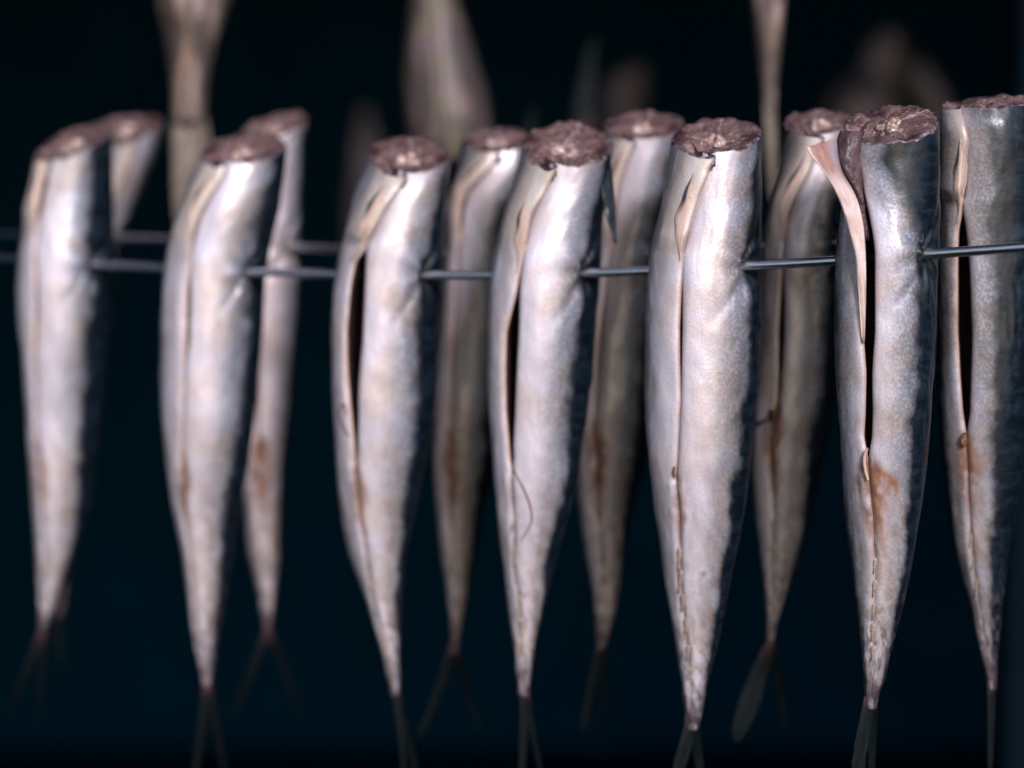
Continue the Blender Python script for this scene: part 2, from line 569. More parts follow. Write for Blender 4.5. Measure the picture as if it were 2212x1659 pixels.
def build_fish(label, group, sil, seam, slit_end, tilt=22, roll=0, back=0.0, Y=None, seed=1, detail=1.0, rod=True,
               lift=0.0034, stain=0.7, stain_len=120, stain_w=0.0045, fins=True, spots=(), finlets=(), tail=(), tail_label=None,
               cut=True, pfin=None, dark_from=None, bone=True, name='mackerel', skin='skin', tailmat='tail', dimple=0.0028,
               lining_depth=0.005, slit_shift=0.42, wrinkle=1.0):
    F = Fish()
    y0, y1 = sil[0][0], sil[-1][0]
    NV = int(230 * detail); NU = int(120 * detail); NI = int(36 * detail)
    s = np.linspace(0, 1, NV)
    ys = y0 + (y1 - y0) * (s ** 1.0)
    xl, xr = resample(sil, ys)
    xL, xR = resample(seam, ys, 6.0)
    xm = 0.5 * (xL + xR)
    xL = xL - np.clip(slit_shift * (xR - xL), 0, 10)
    cS = 0.5 * (xl + xr)
    if Y is None:
        # the skewer passes in front of the body's axis
        c0 = float(np.interp(545, ys, cS))
        px, pY, pz = rod_point(c0, 560, back)
        wS = 0.5 * float(np.interp(560, ys, xr - xl)) / FPX * pY
        Yc = pY + 0.25 * wS
    else:
        Yc = Y
    F.Y = Yc
    X0, Z = at(cS, ys, Yc)
    XL, _ = at(xl, ys, Yc); XR, _ = at(xr, ys, Yc)
    W = np.maximum(0.5 * (XR - XL), 0.0012)
    kb = 1.10

    def q_of(xS):
        x, _ = at(xS, ys, Yc - 0.92 * W)
        return np.clip((x - X0) / W, -0.985, 0.985)
    dl = np.arcsin(q_of(xm))
    th = np.arctan2(np.sin(dl), kb * np.cos(dl))
    aR = np.arcsin(q_of(xR)) - dl
    aL = np.arcsin(q_of(xL)) - dl
    A = W / np.sqrt(np.cos(th) ** 2 + (kb * np.sin(th)) ** 2)
    F.__dict__.update(ys=ys, X0=X0, Z=Z, W=W, th=th, A=A, kb=kb, sil=sil)
    below = ys > slit_end
    sm = smooth((ys - slit_end) / 12.0)
    gapmin = 0.00005 / A
    aR = aR * (1 - sm) + gapmin * sm
    aL = aL * (1 - sm) - gapmin * sm
    # rings: outer skin from the right lip round the back to the left lip
    u = np.linspace(0, 1, NU)
    uu = u + 0.055 * np.sin(2 * np.pi * u) * -1.0       # denser near the lips
    phi = aR[:, None] + (2 * np.pi + aL - aR)[:, None] * uu[None, :]
    Hs = (Z[0] - Z)                                    # metres below the cut
    over = np.clip(aL - aR, 0, 1)                      # overlap of the left lip
    lf = lift * smooth(over / 0.10)[:, None] * smooth((phi - (2 * np.pi - 0.95)) / 0.75)
    tuck = 0.0012 * smooth(over / 0.10)[:, None] * smooth(1 - phi / 0.8)
    arc = (np.where(phi > np.pi, phi - 2 * np.pi, phi)) * A[:, None]
    ang = np.degrees(np.abs(np.where(phi > np.pi, phi - 2 * np.pi, phi)))
    # surface relief
    HH = Hs[:, None] + 0 * phi
    cx, sx_ = np.cos(phi), np.sin(phi)
    f1 = fbm(cx * 1.3 + seed * 7.1, HH * 38 + seed, sx_ * 1.3, 3) * 0.00042
    f2 = fbm(arc * 190 + seed * 3, HH * 60, seed, 3) * 0.00022
    wr = wrinkle * fbm(arc * 520 + seed, HH * 170, seed * 1.7, 2) * 0.00026 * smooth((ang - 38) / 25) * smooth(1 - abs(HH - 0.085) / 0.07)
    taper = np.clip(A[:, None] / 0.016, 0.15, 1)
    tle = smooth((HH / Hs[-1] - 0.80) / 0.15)
    rel = (f1 + f2 + wr) * taper + tle * 0.00045 * fbm(arc * 500 + seed, HH * 180, seed, 3)
    # groove along the belly seam below the slit
    gr = -0.0008 * np.exp(-(arc / 0.0011) ** 2) * sm[:, None] * taper
    ridge = 0.00022 * np.exp(-((np.abs(arc) - 0.0028) / 0.0016) ** 2) * sm[:, None] * taper * (1 + 0.6 * vnoise(HH * 300, arc * 0 + seed))
    # lips roll inwards at the slit edges
    eR = (phi - aR[:, None]) * A[:, None]; eL = (2 * np.pi + aL[:, None] - phi) * A[:, None]
    e = np.minimum(eR, eL)
    roll_in = -0.0012 * np.exp(-e / 0.0010) * (1 - sm[:, None])
    rad_off = rel + gr + ridge + roll_in + lf - tuck
    ca = th[:, None] + phi
    Rr = A[:, None]
    # local axes: belly direction at th; section = DV-long ellipse
    def pos(phi_, scale, off):
        n = np.sqrt((np.sin(phi_)) ** 2 + (kb * np.cos(phi_)) ** 2)
        rr = scale + off
        lx = rr * np.sin(phi_)
        ly = rr * np.cos(phi_) * kb
        t = th[:, None]
        # belly axis (sin t, -cos t); lateral axis (cos t, sin t)
        dx = ly * np.sin(t) + lx * np.cos(t)
        dy = -ly * np.cos(t) + lx * np.sin(t)
        return dx, dy
    dx, dy = pos(phi, Rr, rad_off)
    # dimples where the skewer goes in and out
    if rod:
        P3 = front_rod if back == 0 else rear_rod
        X_ = X0[:, None] + dx; Y_ = Yc + dy; Z_ = Z[:, None] + 0 * dx
        dr = np.min(np.sqrt((Y_[..., None] - np.interp(X_, P3[:, 0], P3[:, 1])[..., None]) ** 2), axis=-1)
        ry = np.interp(X_, P3[:, 0], P3[:, 1]); rz = np.interp(X_, P3[:, 0], P3[:, 2])
        d2 = np.sqrt(((Y_ - ry) * 1.0) ** 2 + ((Z_ - rz) * 0.8) ** 2)
        right = (dx > 0)
        dd = np.where(right, d2, d2 + 0.002)
        dm = -dimple * np.exp(-(dd / 0.0065) ** 2) - dimple * 0.5 * np.exp(-(dd / 0.0020) ** 2)
        # drawn skin: folds radiating down and forward from the hole
        fa = np.arctan2((Z_ - rz), -(Y_ - ry) + 1e-6)
        fold = 0.0007 * np.sin(fa * 7 + seed) * np.exp(-((dd - 0.008) / 0.006) ** 2)
        # one strong crease running down-left
        cr = (Z_ - rz) + 1.35 * (ry - Y_)
        crease = -0.0016 * np.exp(-((cr - 0.004) / 0.0030) ** 2) * np.exp(-(dd / 0.016) ** 2)
        off2 = (dm + fold + crease) * np.where(right, 1.0, 0.5)
        dx, dy = pos(phi, Rr, rad_off + off2)
    # inner wall
    ui = np.linspace(1, 0, NI)
    phii = (aR + 0.0)[:, None] + (2 * np.pi + aL - aR)[:, None] * ui[None, :]
    wall_t = lining_depth + 0.004 * np.sin(np.clip(phii, 0, 2 * np.pi) / 2)
    closed = smooth((ys - (slit_end - 25)) / 60.0)[:, None]
    inner_scale = np.maximum((A[:, None] - wall_t) * (1 - closed) + (A[:, None] * 0.5) * closed, A[:, None] * 0.25)
    edge_off = lf[:, -1][:, None] * smooth((ui[None, :] - 0.85) / 0.15)
    idx, idy = pos(phii, inner_scale, edge_off)
    # lip end points: pull the inner corner up to the skin so that the lip is ~2 mm thick
    lipt = 0.0021
    for col in (0, NI - 1):
        sc = (A - lipt)[:, None] + (lf[:, -1][:, None] if col == 0 else 0)
        a_, b_ = pos(phii[:, col:col + 1], np.maximum(sc, A[:, None] * 0.4), 0)
        idx[:, col:col + 1] = a_; idy[:, col:col + 1] = b_
    DX = np.concatenate([dx, idx], 1); DY = np.concatenate([dy, idy], 1)
    N = NU + NI
    ft = np.clip(1 - Hs / 0.055, 0, 1) ** 2
    ragged = 0.0010 * fbm(DX * 220 + seed * 5, DY * 220, seed, 2) * np.clip(1 - Hs / 0.02, 0, 1)[:, None]
    ZZ = Z[:, None] + (math.tan(R(tilt)) * DY + math.tan(R(roll)) * DX) * ft[:, None] + ragged
    V = np.stack([X0[:, None] + DX, Yc + DY, ZZ], -1)
    root = thing(name, (float(X0[0]), float(Yc), float(Z[0])), label, 'fish', group)
    F.root = root
    faces = grid_faces(N, NV, closed=True)
    mi = []
    for j in range(NV - 1):
        for i in range(N):
            if i < NU - 1:
                mi.append(0)
            elif i == NU - 1 or i == N - 1:
                mi.append(2)
            else:
                mi.append(1)
    faces.append(tuple(range((NV - 1) * N, (NV - 1) * N + NU))); mi.append(0)
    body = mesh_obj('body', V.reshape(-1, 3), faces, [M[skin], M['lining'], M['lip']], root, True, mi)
    # attributes
    zero = np.zeros((NV, NI))
    sk = np.stack([arc, HH, np.full_like(arc, seed * 0.37)], -1)
    ski = np.stack([zero, zero, zero], -1)
    attr(body, 'sk', np.concatenate([sk, ski], 1), 'FLOAT_VECTOR')
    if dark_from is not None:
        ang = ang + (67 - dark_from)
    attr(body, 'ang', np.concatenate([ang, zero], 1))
    cream = smooth((phi - (2 * np.pi - 1.0)) / 0.5) * smooth(over / 0.08)[:, None]
    attr(body, 'cream', np.concatenate([cream, zero], 1))
    attr(body, 'tl', np.concatenate([HH / (Hs[-1]), zero], 1))
    yS = ys[:, None] + 0 * phi
    x0s = 0.0010
    wd = stain_w * (0.35 + 0.65 * np.clip((yS - slit_end + 20) / 70, 0, 1)) * (1 - 0.85 * np.clip((yS - slit_end - 60) / (stain_len * 0.95), 0, 1))
    st = stain * np.exp(-((arc - x0s + 0.0006 * vnoise(HH * 200, arc * 100, seed)) / wd) ** 4) * smooth((yS - slit_end + 25) / 40) * smooth(1 - (yS - slit_end - stain_len * 0.5) / (stain_len * 0.8))
    # faint brown edge along the slit
    st = st + 0.55 * np.exp(-e / 0.0010) * (1 - sm[:, None])
    for (qx, qy, qw, qh, qa) in spots:
        xq, zq = at(qx, qy, Yc - 0.02)
        pxw = (X0[:, None] + dx); front = (dy < 0)
        st = st + qa * np.exp(-((pxw - xq) / qw) ** 2 - ((Z[:, None] - zq) / qh) ** 2) * front
    attr(body, 'stain', np.concatenate([np.clip(st, 0, 1), zero], 1))
    md = np.exp(-(arc / 0.0008) ** 2) * sm[:, None] * (0.5 + 0.5 * vnoise(HH * 260, arc * 0, seed))
    attr(body, 'mid', np.concatenate([np.clip(md, 0, 1), zero], 1))

    def surf(xS, yS_, off=0.0):
        """point on the front of the skin seen at photograph pixel (xS, yS)"""
        xc = np.interp(yS_, ys, X0); a = np.interp(yS_, ys, W); aa = np.interp(yS_, ys, A)
        t = np.interp(yS_, ys, th); dd_ = np.interp(yS_, ys, dl)
        ovr = np.interp(yS_, ys, over)
        dy_ = -a
        for _ in range(4):
            x, z = at(xS, yS_, Yc + dy_)
            q = np.clip((x - xc) / a, -0.97, 0.97)
            ph = math.asin(q) - dd_
            dy_ = -kb * aa * math.cos(ph) * math.cos(t) + aa * math.sin(ph) * math.sin(t)
        n = np.array([q, -math.sqrt(1 - q * q), 0])
        lf_ = lift * float(smooth(ovr / 0.10)) * float(smooth((ph + 0.95) / 0.75)) if ph < 0.02 else 0.0
        return np.array([x, Yc + dy_, z]) + n * (off + lf_)
    F.surf = surf

    # cut face
    if cut:
        top = V.reshape(NV, N, 3)[0, :NU]
        top = top.copy()
        C = top.mean(0)
        # the backbone sits a little towards the back
        bt = th[0]
        C = C + np.array([-math.sin(bt), math.cos(bt), 0]) * A[0] * 0.10
        C[2] += (math.tan(R(tilt)) * (C[1] - Yc) - 0.0) * 0.0
        NR = 22
        k = np.linspace(0, 1, NR) ** 0.9
        P = C[None, None] + (top[None] - C) * (0.03 + 0.955 * k[:, None, None])
        rim = np.clip((1 - k) / 0.12, 0, 1)[:, None]
        hx, hy = P[..., 0] - C[0], P[..., 1] - C[1]
        h = 0.0015 * fbm(hx * 75 + seed * 11, hy * 85, seed, 3) + 0.0011 * smooth(((hx * math.sin(bt) - hy * math.cos(bt)) / -A[0] + 0.1) / 0.7) + 0.0005 * fbm(hx * 420, hy * 420 + seed, 2.0, 2)
        belly = np.exp(-(((hx - 0.55 * A[0] * math.sin(bt)) ** 2 + (hy + 0.55 * A[0] * math.cos(bt)) ** 2) / (0.0055 ** 2)))
        P[..., 2] += (h - 0.0075 * belly) * rim + 0.0004
        P = np.concatenate([P, P[-1:, :, :] + np.array([0, 0, -0.004]) + (C - top)[None] * 0.02], 0)
        fc = grid_faces(NU, NR + 1, closed=True)
        fc = [tuple(reversed(f)) for f in fc]
        fc.append(tuple(range(NU)))
        cf = mesh_obj('cut_face', P.reshape(-1, 3), fc, M['flesh'], root)
        rr = np.concatenate([k, [1.0]])[:, None] + np.zeros((1, NU))
        attr(cf, 'rad', rr)
        bd = np.array([math.sin(bt), -math.cos(bt)]); ld = np.array([math.cos(bt), math.sin(bt)])
        rel2 = (P - C)[..., :2]
        attr(cf, 'pn', (rel2 @ bd) / (A[0] * kb))
        attr(cf, 'qn', (rel2 @ ld) / A[0])
        attr(cf, 'cf', P - C + seed * 0.31, 'FLOAT_VECTOR')
        if bone:
            # lumpy vertebra with gristle wings
            nb, mb = 18, 10
            rb = A[0] * 0.24
            Pb = []
            for j in range(mb):
                tj = j / (mb - 1)
                for i in range(nb):
                    a = 2 * math.pi * i / nb
                    rr_ = rb * (1 - tj ** 2 * 0.85) * (1 + 0.34 * math.sin(3 * a + seed) + 0.16 * math.sin(5 * a + 2 * seed))
                    px = rr_ * math.cos(a) * 1.15; py = rr_ * math.sin(a) * 0.95
                    hz = 0.0034 * min(1.0, tilt / 18.0) * (tj ** 0.6) * (1 + 0.4 * math.sin(2 * a + seed * 2)) - 0.0008
                    if tj > 0.85:
                        hz -= 0.0016
                    zz = C[2] + hz + math.tan(R(tilt)) * py + math.tan(R(roll)) * px
                    Pb.append((C[0] + px, C[1] + py, zz))
            fb = grid_faces(nb, mb, closed=True)
            fb.append(tuple(range((mb - 1) * nb, mb * nb)))
            mesh_obj('backbone', Pb, fb, M['bone'], cf)
    # finlets along the seam
    rnd = random.Random(seed)
    for (fx, fy, fl, fw) in finlets:
        jit = rnd.uniform(0.7, 1.25); lean = rnd.uniform(-7, 2); fy += rnd.uniform(-7, 7); fl *= rnd.uniform(0.75, 1.15); fx += rnd.uniform(-1, 2)
        rows = []
        for j in range(7):
            tj = j / 6
            yy = fy + fl * tj
            xx = fx + (np.interp(yy, ys, xm) - np.interp(fy, ys, xm))
            ww = fw * jit * (0.35 + 0.65 * math.sin(math.pi * min(1, tj * 1.6 + 0.15)) if tj < 0.5 else 1.1 * (1 - tj)) + 0.35
            xx = xx + lean * tj
            off = 0.0002 + 0.0009 * tj
            rows.append([surf(xx - ww, yy, off * 0.4), surf(xx, yy, off), surf(xx + ww, yy, off * 0.3)])
        sheet('finlet', rows, 0.00035, M['finlet'], root)
    # pelvic fin laid along the belly flap
    if pfin:
        pa, pb, pw = pfin
        rows = []
        for tt in np.linspace(0, 1, 26):
            yy = pa + (pb - pa) * tt
            edge_x = np.interp(yy, ys, xL) - 0.6 - 0.55 * pw * (1 - smooth(tt / 0.35))
            ww = pw * (0.15 + 0.85 * smooth(tt / 0.35)) * (1 - smooth((tt - 0.5) / 0.5) * 0.93) * (1 + 0.08 * math.sin(tt * 19 + seed))
            rows.append([surf(edge_x - ww * (1 - q), yy + 1.5 * q, 0.00035 + 0.0002 * math.sin(q * 3.1)) for q in np.linspace(0, 1, 9)])
        sheet('pelvic_fin', rows, 0.0003, M['pfin'], root)
    # tail
    if tail:
        tb = None
        for k, lobe in enumerate(tail):
            pts = spline(lobe['pts'], 26, 0.06)           # (sx, sy, half width)
            yo = lobe.get('y', 0.0)
            rows = []
            nq = 9
            rr = random.Random(seed * 10 + k)
            frin = [rr.uniform(-14, 6) for _ in range(nq)]
            for j, (a, b, c) in enumerate(pts):
                tj = j / 25.0
                c = c * (1 + 0.12 * math.sin(j * 1.9 + seed) * tj)
                row = []
                for iq, q in enumerate(np.linspace(-1, 1, nq)):
                    bq = b + frin[iq] * tj ** 3
                    Yq = Yc - 0.002 + yo * tj + 0.004 * q * lobe.get('turn', 1.0) * min(1, tj * 2)
                    x, z = at(a + c * q, bq, Yq)
                    row.append((float(x), Yq + 0.0005 * math.cos(q * 20 + tj * 3), float(z)))
                rows.append(row)
            sheet('tail_fin', rows, 0.0008, M[tailmat], root)
    F.root = root
    return F


FG = 'headless mackerel on the front skewer'
RG = 'headless mackerel on the rear skewer'
UG = 'fish tails hanging from the rack above'
TG = 'fish in the dark at the back of the smoker'

fish_A = build_fish(
    'blurred silver headless mackerel at the far left end of the front skewer', FG,
    [(309, 80, 240), (330, 79, 240), (400, 70, 240), (450, 60, 241), (547, 44, 242), (620, 41, 241), (711, 44, 239), (882, 59, 222),
     (1000, 64, 211), (1087, 69, 198), (1194, 79, 166), (1297, 83, 127), (1358, 83, 100), (1380, 84, 94)],
    [(309, 112, 92), (330, 108, 90), (370, 100, 90), (444, 84, 78), (540, 72, 74), (642, 75, 79), (745, 71, 73), (899, 72, 74),
     (936, 76, 79), (1018, 84, 84), (1194, 97, 97), (1297, 94, 94), (1380, 90, 90)],
    938, tilt=20, roll=13, seed=1, stain=0.75, stain_len=170, stain_w=0.005,
    spots=[(97, 372, 0.0014, 0.004, 0.9)],
    pfin=(345, 500, 9),
    tail=[dict(pts=[(90, 1365, 9), (70, 1420, 10), (45, 1480, 8), (17, 1540, 3)], y=0.004),
          dict(pts=[(92, 1370, 8), (90, 1430, 8), (88, 1500, 5), (84, 1560, 2)], y=0.02)])

fish_B = build_fish(
    'soft focus headless mackerel second from the left on the front skewer with an orange stain', FG,
    [(323, 436, 618), (350, 424, 616), (400, 402, 610), (450, 388, 603), (540, 364, 580), (620, 354, 570), (711, 350, 567), (882, 350, 550),
     (1000, 360, 537), (1087, 372, 519), (1194, 393, 502), (1297, 406, 487), (1400, 422, 468), (1451, 432, 460), (1490, 440, 456)],
    [(323, 492, 474), (352, 486, 466), (403, 460, 446), (454, 436, 424), (500, 421, 413), (567, 409, 408), (625, 403, 408), (728, 402, 407), (779, 398, 399),
     (882, 395, 396), (950, 391, 392), (977, 391, 395), (1018, 393, 393), (1087, 391, 391), (1194, 411, 411), (1280, 419, 419), (1382, 428, 428), (1490, 447, 447)],
    980, tilt=18, roll=1, seed=2, stain=0.9, stain_len=170, stain_w=0.0042,
    pfin=(372, 520, 17),
    finlets=[(414, 1215, 34, 4), (419, 1262, 34, 4), (423, 1308, 32, 4), (428, 1352, 30, 4)],
    tail=[dict(pts=[(446, 1478, 8), (440, 1540, 9), (432, 1600, 9), (420, 1680, 6)], y=0.005),
          dict(pts=[(452, 1482, 7), (462, 1540, 9), (472, 1600, 8), (486, 1680, 5)], y=0.025)])

fish_C = build_fish(
    'pinkish headless mackerel with a wide open belly slit, third from left in the front row', FG,
    [(336, 792, 975), (364, 788, 972), (410, 768, 966), (478, 750, 962), (547, 734, 961), (625, 722, 955), (711, 717, 948), (800, 717, 945),
     (882, 719, 940), (1000, 726, 920), (1053, 731, 907), (1130, 741, 890), (1194, 753, 877), (1297, 791, 867), (1400, 822, 864), (1468, 837, 864), (1500, 843, 862)],
    [(336, 880, 862), (371, 868, 850), (420, 841, 827), (496, 805, 797), (532, 786, 787), (560, 768, 786), (625, 758, 784), (711, 750, 781), (813, 753, 773),
     (882, 758, 772), (950, 763, 770), (970, 763, 768), (985, 762, 764), (1010, 765, 765), (1087, 775, 775), (1126, 781, 781), (1194, 793, 793), (1280, 804, 804), (1348, 820, 820),
     (1389, 836, 836), (1434, 842, 842), (1500, 851, 851)],
    988, tilt=20, roll=-3, seed=3, stain=0.9, stain_len=170, stain_w=0.0048, lining_depth=0.006,
    pfin=(392, 560, 25),
    finlets=[(793, 1190, 40, 5), (806, 1240, 40, 5), (812, 1290, 36, 5), (820, 1335, 34, 5), (832, 1378, 30, 4)],
    tail=[dict(pts=[(852, 1480, 9), (860, 1540, 7), (867, 1600, 5), (874, 1690, 4)], y=0.004, turn=0.5),
          dict(pts=[(856, 1484, 7), (870, 1560, 8), (886, 1620, 8), (900, 1690, 6)], y=0.03)])

fish_D = build_fish(
    'bright silver headless mackerel with a dark side fin and a hair-like strand on its belly', FG,
    [(315, 1128, 1326), (359, 1121, 1321), (410, 1103, 1312), (478, 1085, 1304), (547, 1069, 1300), (625, 1058, 1294), (711, 1054, 1287),
     (800, 1055, 1279), (882, 1057, 1268), (1000, 1062, 1255), (1053, 1066, 1246), (1100, 1071, 1232), (1194, 1083, 1205), (1297, 1095, 1180), (1400, 1109, 1155),
     (1468, 1116, 1146), (1505, 1121, 1143)],
    [(315, 1205, 1185), (345, 1196, 1178), (402, 1174, 1160), (445, 1153, 1144), (500, 1140, 1134), (557, 1127, 1126), (590, 1119, 1122), (625, 1114, 1120), (711, 1096, 1117),
     (797, 1093, 1113), (882, 1093, 1109), (950, 1097, 1106), (985, 1099, 1106), (1003, 1102, 1103), (1050, 1104, 1104), (1126, 1109, 1109), (1212, 1110, 1110),
     (1280, 1120, 1120), (1331, 1126, 1126), (1400, 1127, 1127), (1505, 1130, 1130)],
    1004, tilt=23, roll=-2, seed=4, stain=0.35, stain_len=80, stain_w=0.003, lining_depth=0.006,
    pfin=(430, 590, 19),
    finlets=[(1108, 1130, 40, 5), (1113, 1180, 40, 5), (1118, 1232, 40, 5), (1124, 1282, 40, 5), (1126, 1332, 36, 5), (1127, 1380, 34, 4)],
    tail=[dict(pts=[(1131, 1485, 10), (1132, 1540, 9), (1130, 1600, 8), (1127, 1690, 6)], y=0.004, turn=0.6),
          dict(pts=[(1134, 1488, 8), (1146, 1560, 9), (1156, 1610, 6), (1172, 1690, 5)], y=0.02)])

fish_E = build_fish(
    'sharpest and widest silver headless mackerel with a nearly closed belly slit, in the front row', FG,
    [(297, 1450, 1646), (327, 1446, 1646), (370, 1440, 1646), (410, 1433, 1646), (478, 1420, 1646), (547, 1402, 1647), (625, 1396, 1646), (711, 1393, 1643),
     (848, 1392, 1635), (984, 1398, 1624), (1087, 1412, 1613), (1194, 1428, 1592), (1297, 1443, 1571), (1400, 1462, 1548), (1468, 1472, 1531), (1536, 1479, 1516),
     (1575, 1482, 1508)],
    [(297, 1545, 1515), (327, 1533, 1506), (345, 1531, 1504), (397, 1515, 1494), (429, 1506, 1488), (486, 1492, 1480), (540, 1474, 1470), (620, 1468.5, 1471), (700, 1466, 1471.5),
     (760, 1466, 1470.5), (850, 1467, 1468), (1000, 1459, 1460), (1020, 1457, 1460), (1100, 1465, 1465), (1250, 1468, 1468), (1310, 1474, 1474), (1400, 1486, 1486), (1500, 1493, 1493), (1575, 1496, 1496)],
    1022, tilt=18, roll=4, seed=5, stain=0.85, stain_len=150, stain_w=0.0030, detail=1.15, wrinkle=1.7,
    spots=[(1522, 1244, 0.0011, 0.0012, 1.0), (1478, 1050, 0.003, 0.0035, 0.35)],
    pfin=(372, 562, 24),
    finlets=[(1466, 1180, 44, 5), (1471, 1232, 44, 5), (1476, 1284, 44, 6), (1482, 1340, 40, 6), (1487, 1390, 40, 5), (1491, 1436, 34, 5)],
    tail=[dict(pts=[(1495, 1548, 12), (1487, 1590, 14), (1475, 1630, 14), (1455, 1700, 12)], y=0.000, turn=0.8),
          dict(pts=[(1502, 1552, 8), (1504, 1590, 9), (1508, 1630, 10), (1518, 1700, 9)], y=0.02)])

fish_F = build_fish(
    'headless mackerel on the front skewer with its belly flap folded out to the left', FG,
    [(272, 1822, 2029), (320, 1824, 2030), (400, 1824, 2030), (470, 1815, 2030), (547, 1803, 2026), (625, 1801, 2023), (711, 1802, 2022), (800, 1805, 2018), (882, 1810, 2012),
     (1000, 1817, 2002), (1092, 1824, 1990), (1194, 1837, 1973), (1297, 1847, 1954), (1400, 1859, 1927), (1468, 1864, 1910), (1515, 1866, 1895), (1530, 1868, 1892)],
    [(272, 1826, 1856), (312, 1826, 1854), (325, 1828, 1853), (370, 1834, 1862), (404, 1843, 1865), (438, 1855, 1871), (499, 1866, 1882), (540, 1870, 1887), (625, 1869, 1887), (711, 1868, 1887),
     (796, 1871, 1881), (882, 1870, 1882), (933, 1867, 1880), (974, 1871, 1873), (1036, 1876, 1876), (1092, 1883, 1883), (1205, 1890, 1890), (1297, 1888, 1888), (1348, 1885, 1885),
     (1382, 1889, 1889), (1530, 1880, 1880)],
    976, tilt=22, roll=6, seed=6, stain=1.0, stain_len=240, stain_w=0.0074, detail=1.15, lining_depth=0.006, dark_from=50,
    spots=[(1912, 1032, 0.0028, 0.0020, 0.8), (1926, 1046, 0.0034, 0.0028, 1.0), (1936, 1062, 0.0026, 0.0030, 0.7), (1945, 1085, 0.003, 0.004, 0.35)],
    finlets=[(1890, 1205, 40, 5), (1889, 1250, 40, 5), (1887, 1300, 40, 5), (1886, 1346, 36, 5), (1888, 1390, 34, 6)],
    tail=[dict(pts=[(1879, 1505, 12), (1872, 1550, 13), (1862, 1600, 14), (1848, 1700, 13)], y=0.000, turn=0.8),
          dict(pts=[(1886, 1508, 9), (1886, 1560, 9), (1884, 1610, 8), (1882, 1700, 6)], y=0.02)])

fish_G = build_fish(
    'tall headless mackerel cut off by the right edge of the photograph, behind the skewer end', RG,
    [(222, 2044, 2236), (260, 2031, 2238), (350, 2029, 2240), (450, 2027, 2240), (560, 2024, 2240), (711, 2024, 2235), (882, 2026, 2222), (1000, 2034, 2208), (1092, 2045, 2195), (1194, 2061, 2180),
     (1297, 2092, 2166), (1400, 2116, 2158), (1451, 2128, 2155), (1490, 2134, 2152)],
    [(222, 2084, 2066), (290, 2096, 2080), (393, 2089, 2079), (444, 2078, 2078), (495, 2068, 2086), (560, 2066, 2092), (711, 2066, 2098), (813, 2071, 2095),
     (882, 2076, 2093), (930, 2084, 2086), (1053, 2090, 2090), (1126, 2095, 2095), (1211, 2102, 2102), (1280, 2112, 2112), (1365, 2123, 2123), (1490, 2142, 2142)],
    935, tilt=7, roll=3, back=BACK - 0.01, seed=7, slit_shift=0.0, stain=1.0, stain_len=170, stain_w=0.006, dark_from=33,
    pfin=(300, 480, 16),
    finlets=[(2098, 1150, 40, 5), (2103, 1200, 40, 5), (2110, 1250, 36, 5)],
    tail=[dict(pts=[(2142, 1470, 9), (2142, 1530, 8), (2140, 1600, 6), (2138, 1690, 4)], y=0.004)])

fish_R4 = build_fish(
    'rear row headless mackerel seen between the sharp wide fish and the flap fish', RG,
    [(266, 1692, 1842), (330, 1686, 1842), (410, 1668, 1842), (478, 1655, 1840), (560, 1645, 1836), (711, 1634, 1822), (882, 1624, 1798), (1000, 1622, 1780), (1092, 1627, 1757), (1194, 1640, 1738),
     (1297, 1652, 1695), (1365, 1655, 1676), (1400, 1655, 1670)],
    [(266, 1778, 1762), (300, 1768, 1754), (359, 1748, 1738), (410, 1724, 1716), (478, 1698, 1695), (567, 1690, 1692), (640, 1684, 1692), (711, 1680, 1692), (779, 1680, 1688),
     (848, 1678, 1681), (868, 1676, 1678), (950, 1662, 1662), (1053, 1668, 1668), (1126, 1671, 1671), (1229, 1668, 1668), (1297, 1673, 1673), (1400, 1663, 1663)],
    870, tilt=18, roll=3, back=BACK, seed=8, slit_shift=0.1, skin='tanskin', stain=1.0, stain_len=200, stain_w=0.005, detail=0.8, dark_from=56,
    pfin=(325, 520, 18),
    finlets=[(1672, 1130, 40, 5), (1670, 1180, 40, 5), (1672, 1230, 34, 5)],
    tail=[dict(pts=[(1664, 1385, 8), (1644, 1440, 18), (1622, 1510, 24), (1600, 1570, 18), (1588, 1604, 5)], y=0.004, turn=0.3),
          dict(pts=[(1668, 1388, 6), (1676, 1440, 10), (1686, 1500, 8), (1696, 1580, 3)], y=0.02)])

fish_R3 = build_fish(
    'rear row headless mackerel hidden behind the fish with the dark side fin', RG,
    [(272, 1303, 1478), (330, 1300, 1476), (450, 1290, 1466), (550, 1276, 1456), (711, 1260, 1444), (882, 1248, 1422), (1000, 1245, 1394), (1092, 1247, 1366), (1194, 1262, 1350),
     (1297, 1280, 1336), (1365, 1285, 1318), (1400, 1289, 1310)],
    [(272, 1374, 1358), (300, 1368, 1352), (376, 1346, 1334), (450, 1330, 1322), (550, 1314, 1314), (700, 1294, 1300), (850, 1284, 1288), (920, 1282, 1282), (1092, 1290, 1290), (1194, 1302, 1302), (1297, 1308, 1308), (1400, 1300, 1300)],
    910, tilt=17, roll=0, back=BACK, seed=9, slit_shift=0.1, skin='tanskin', stain=1.0, stain_len=200, stain_w=0.006, detail=0.8, dark_from=58,
    pfin=(320, 450, 14),
    tail=[dict(pts=[(1299, 1385, 9), (1288, 1440, 9), (1274, 1500, 8), (1258, 1580, 4)], y=0.004),
          dict(pts=[(1302, 1390, 8), (1304, 1450, 8), (1302, 1520, 6), (1300, 1590, 3)], y=0.02)])

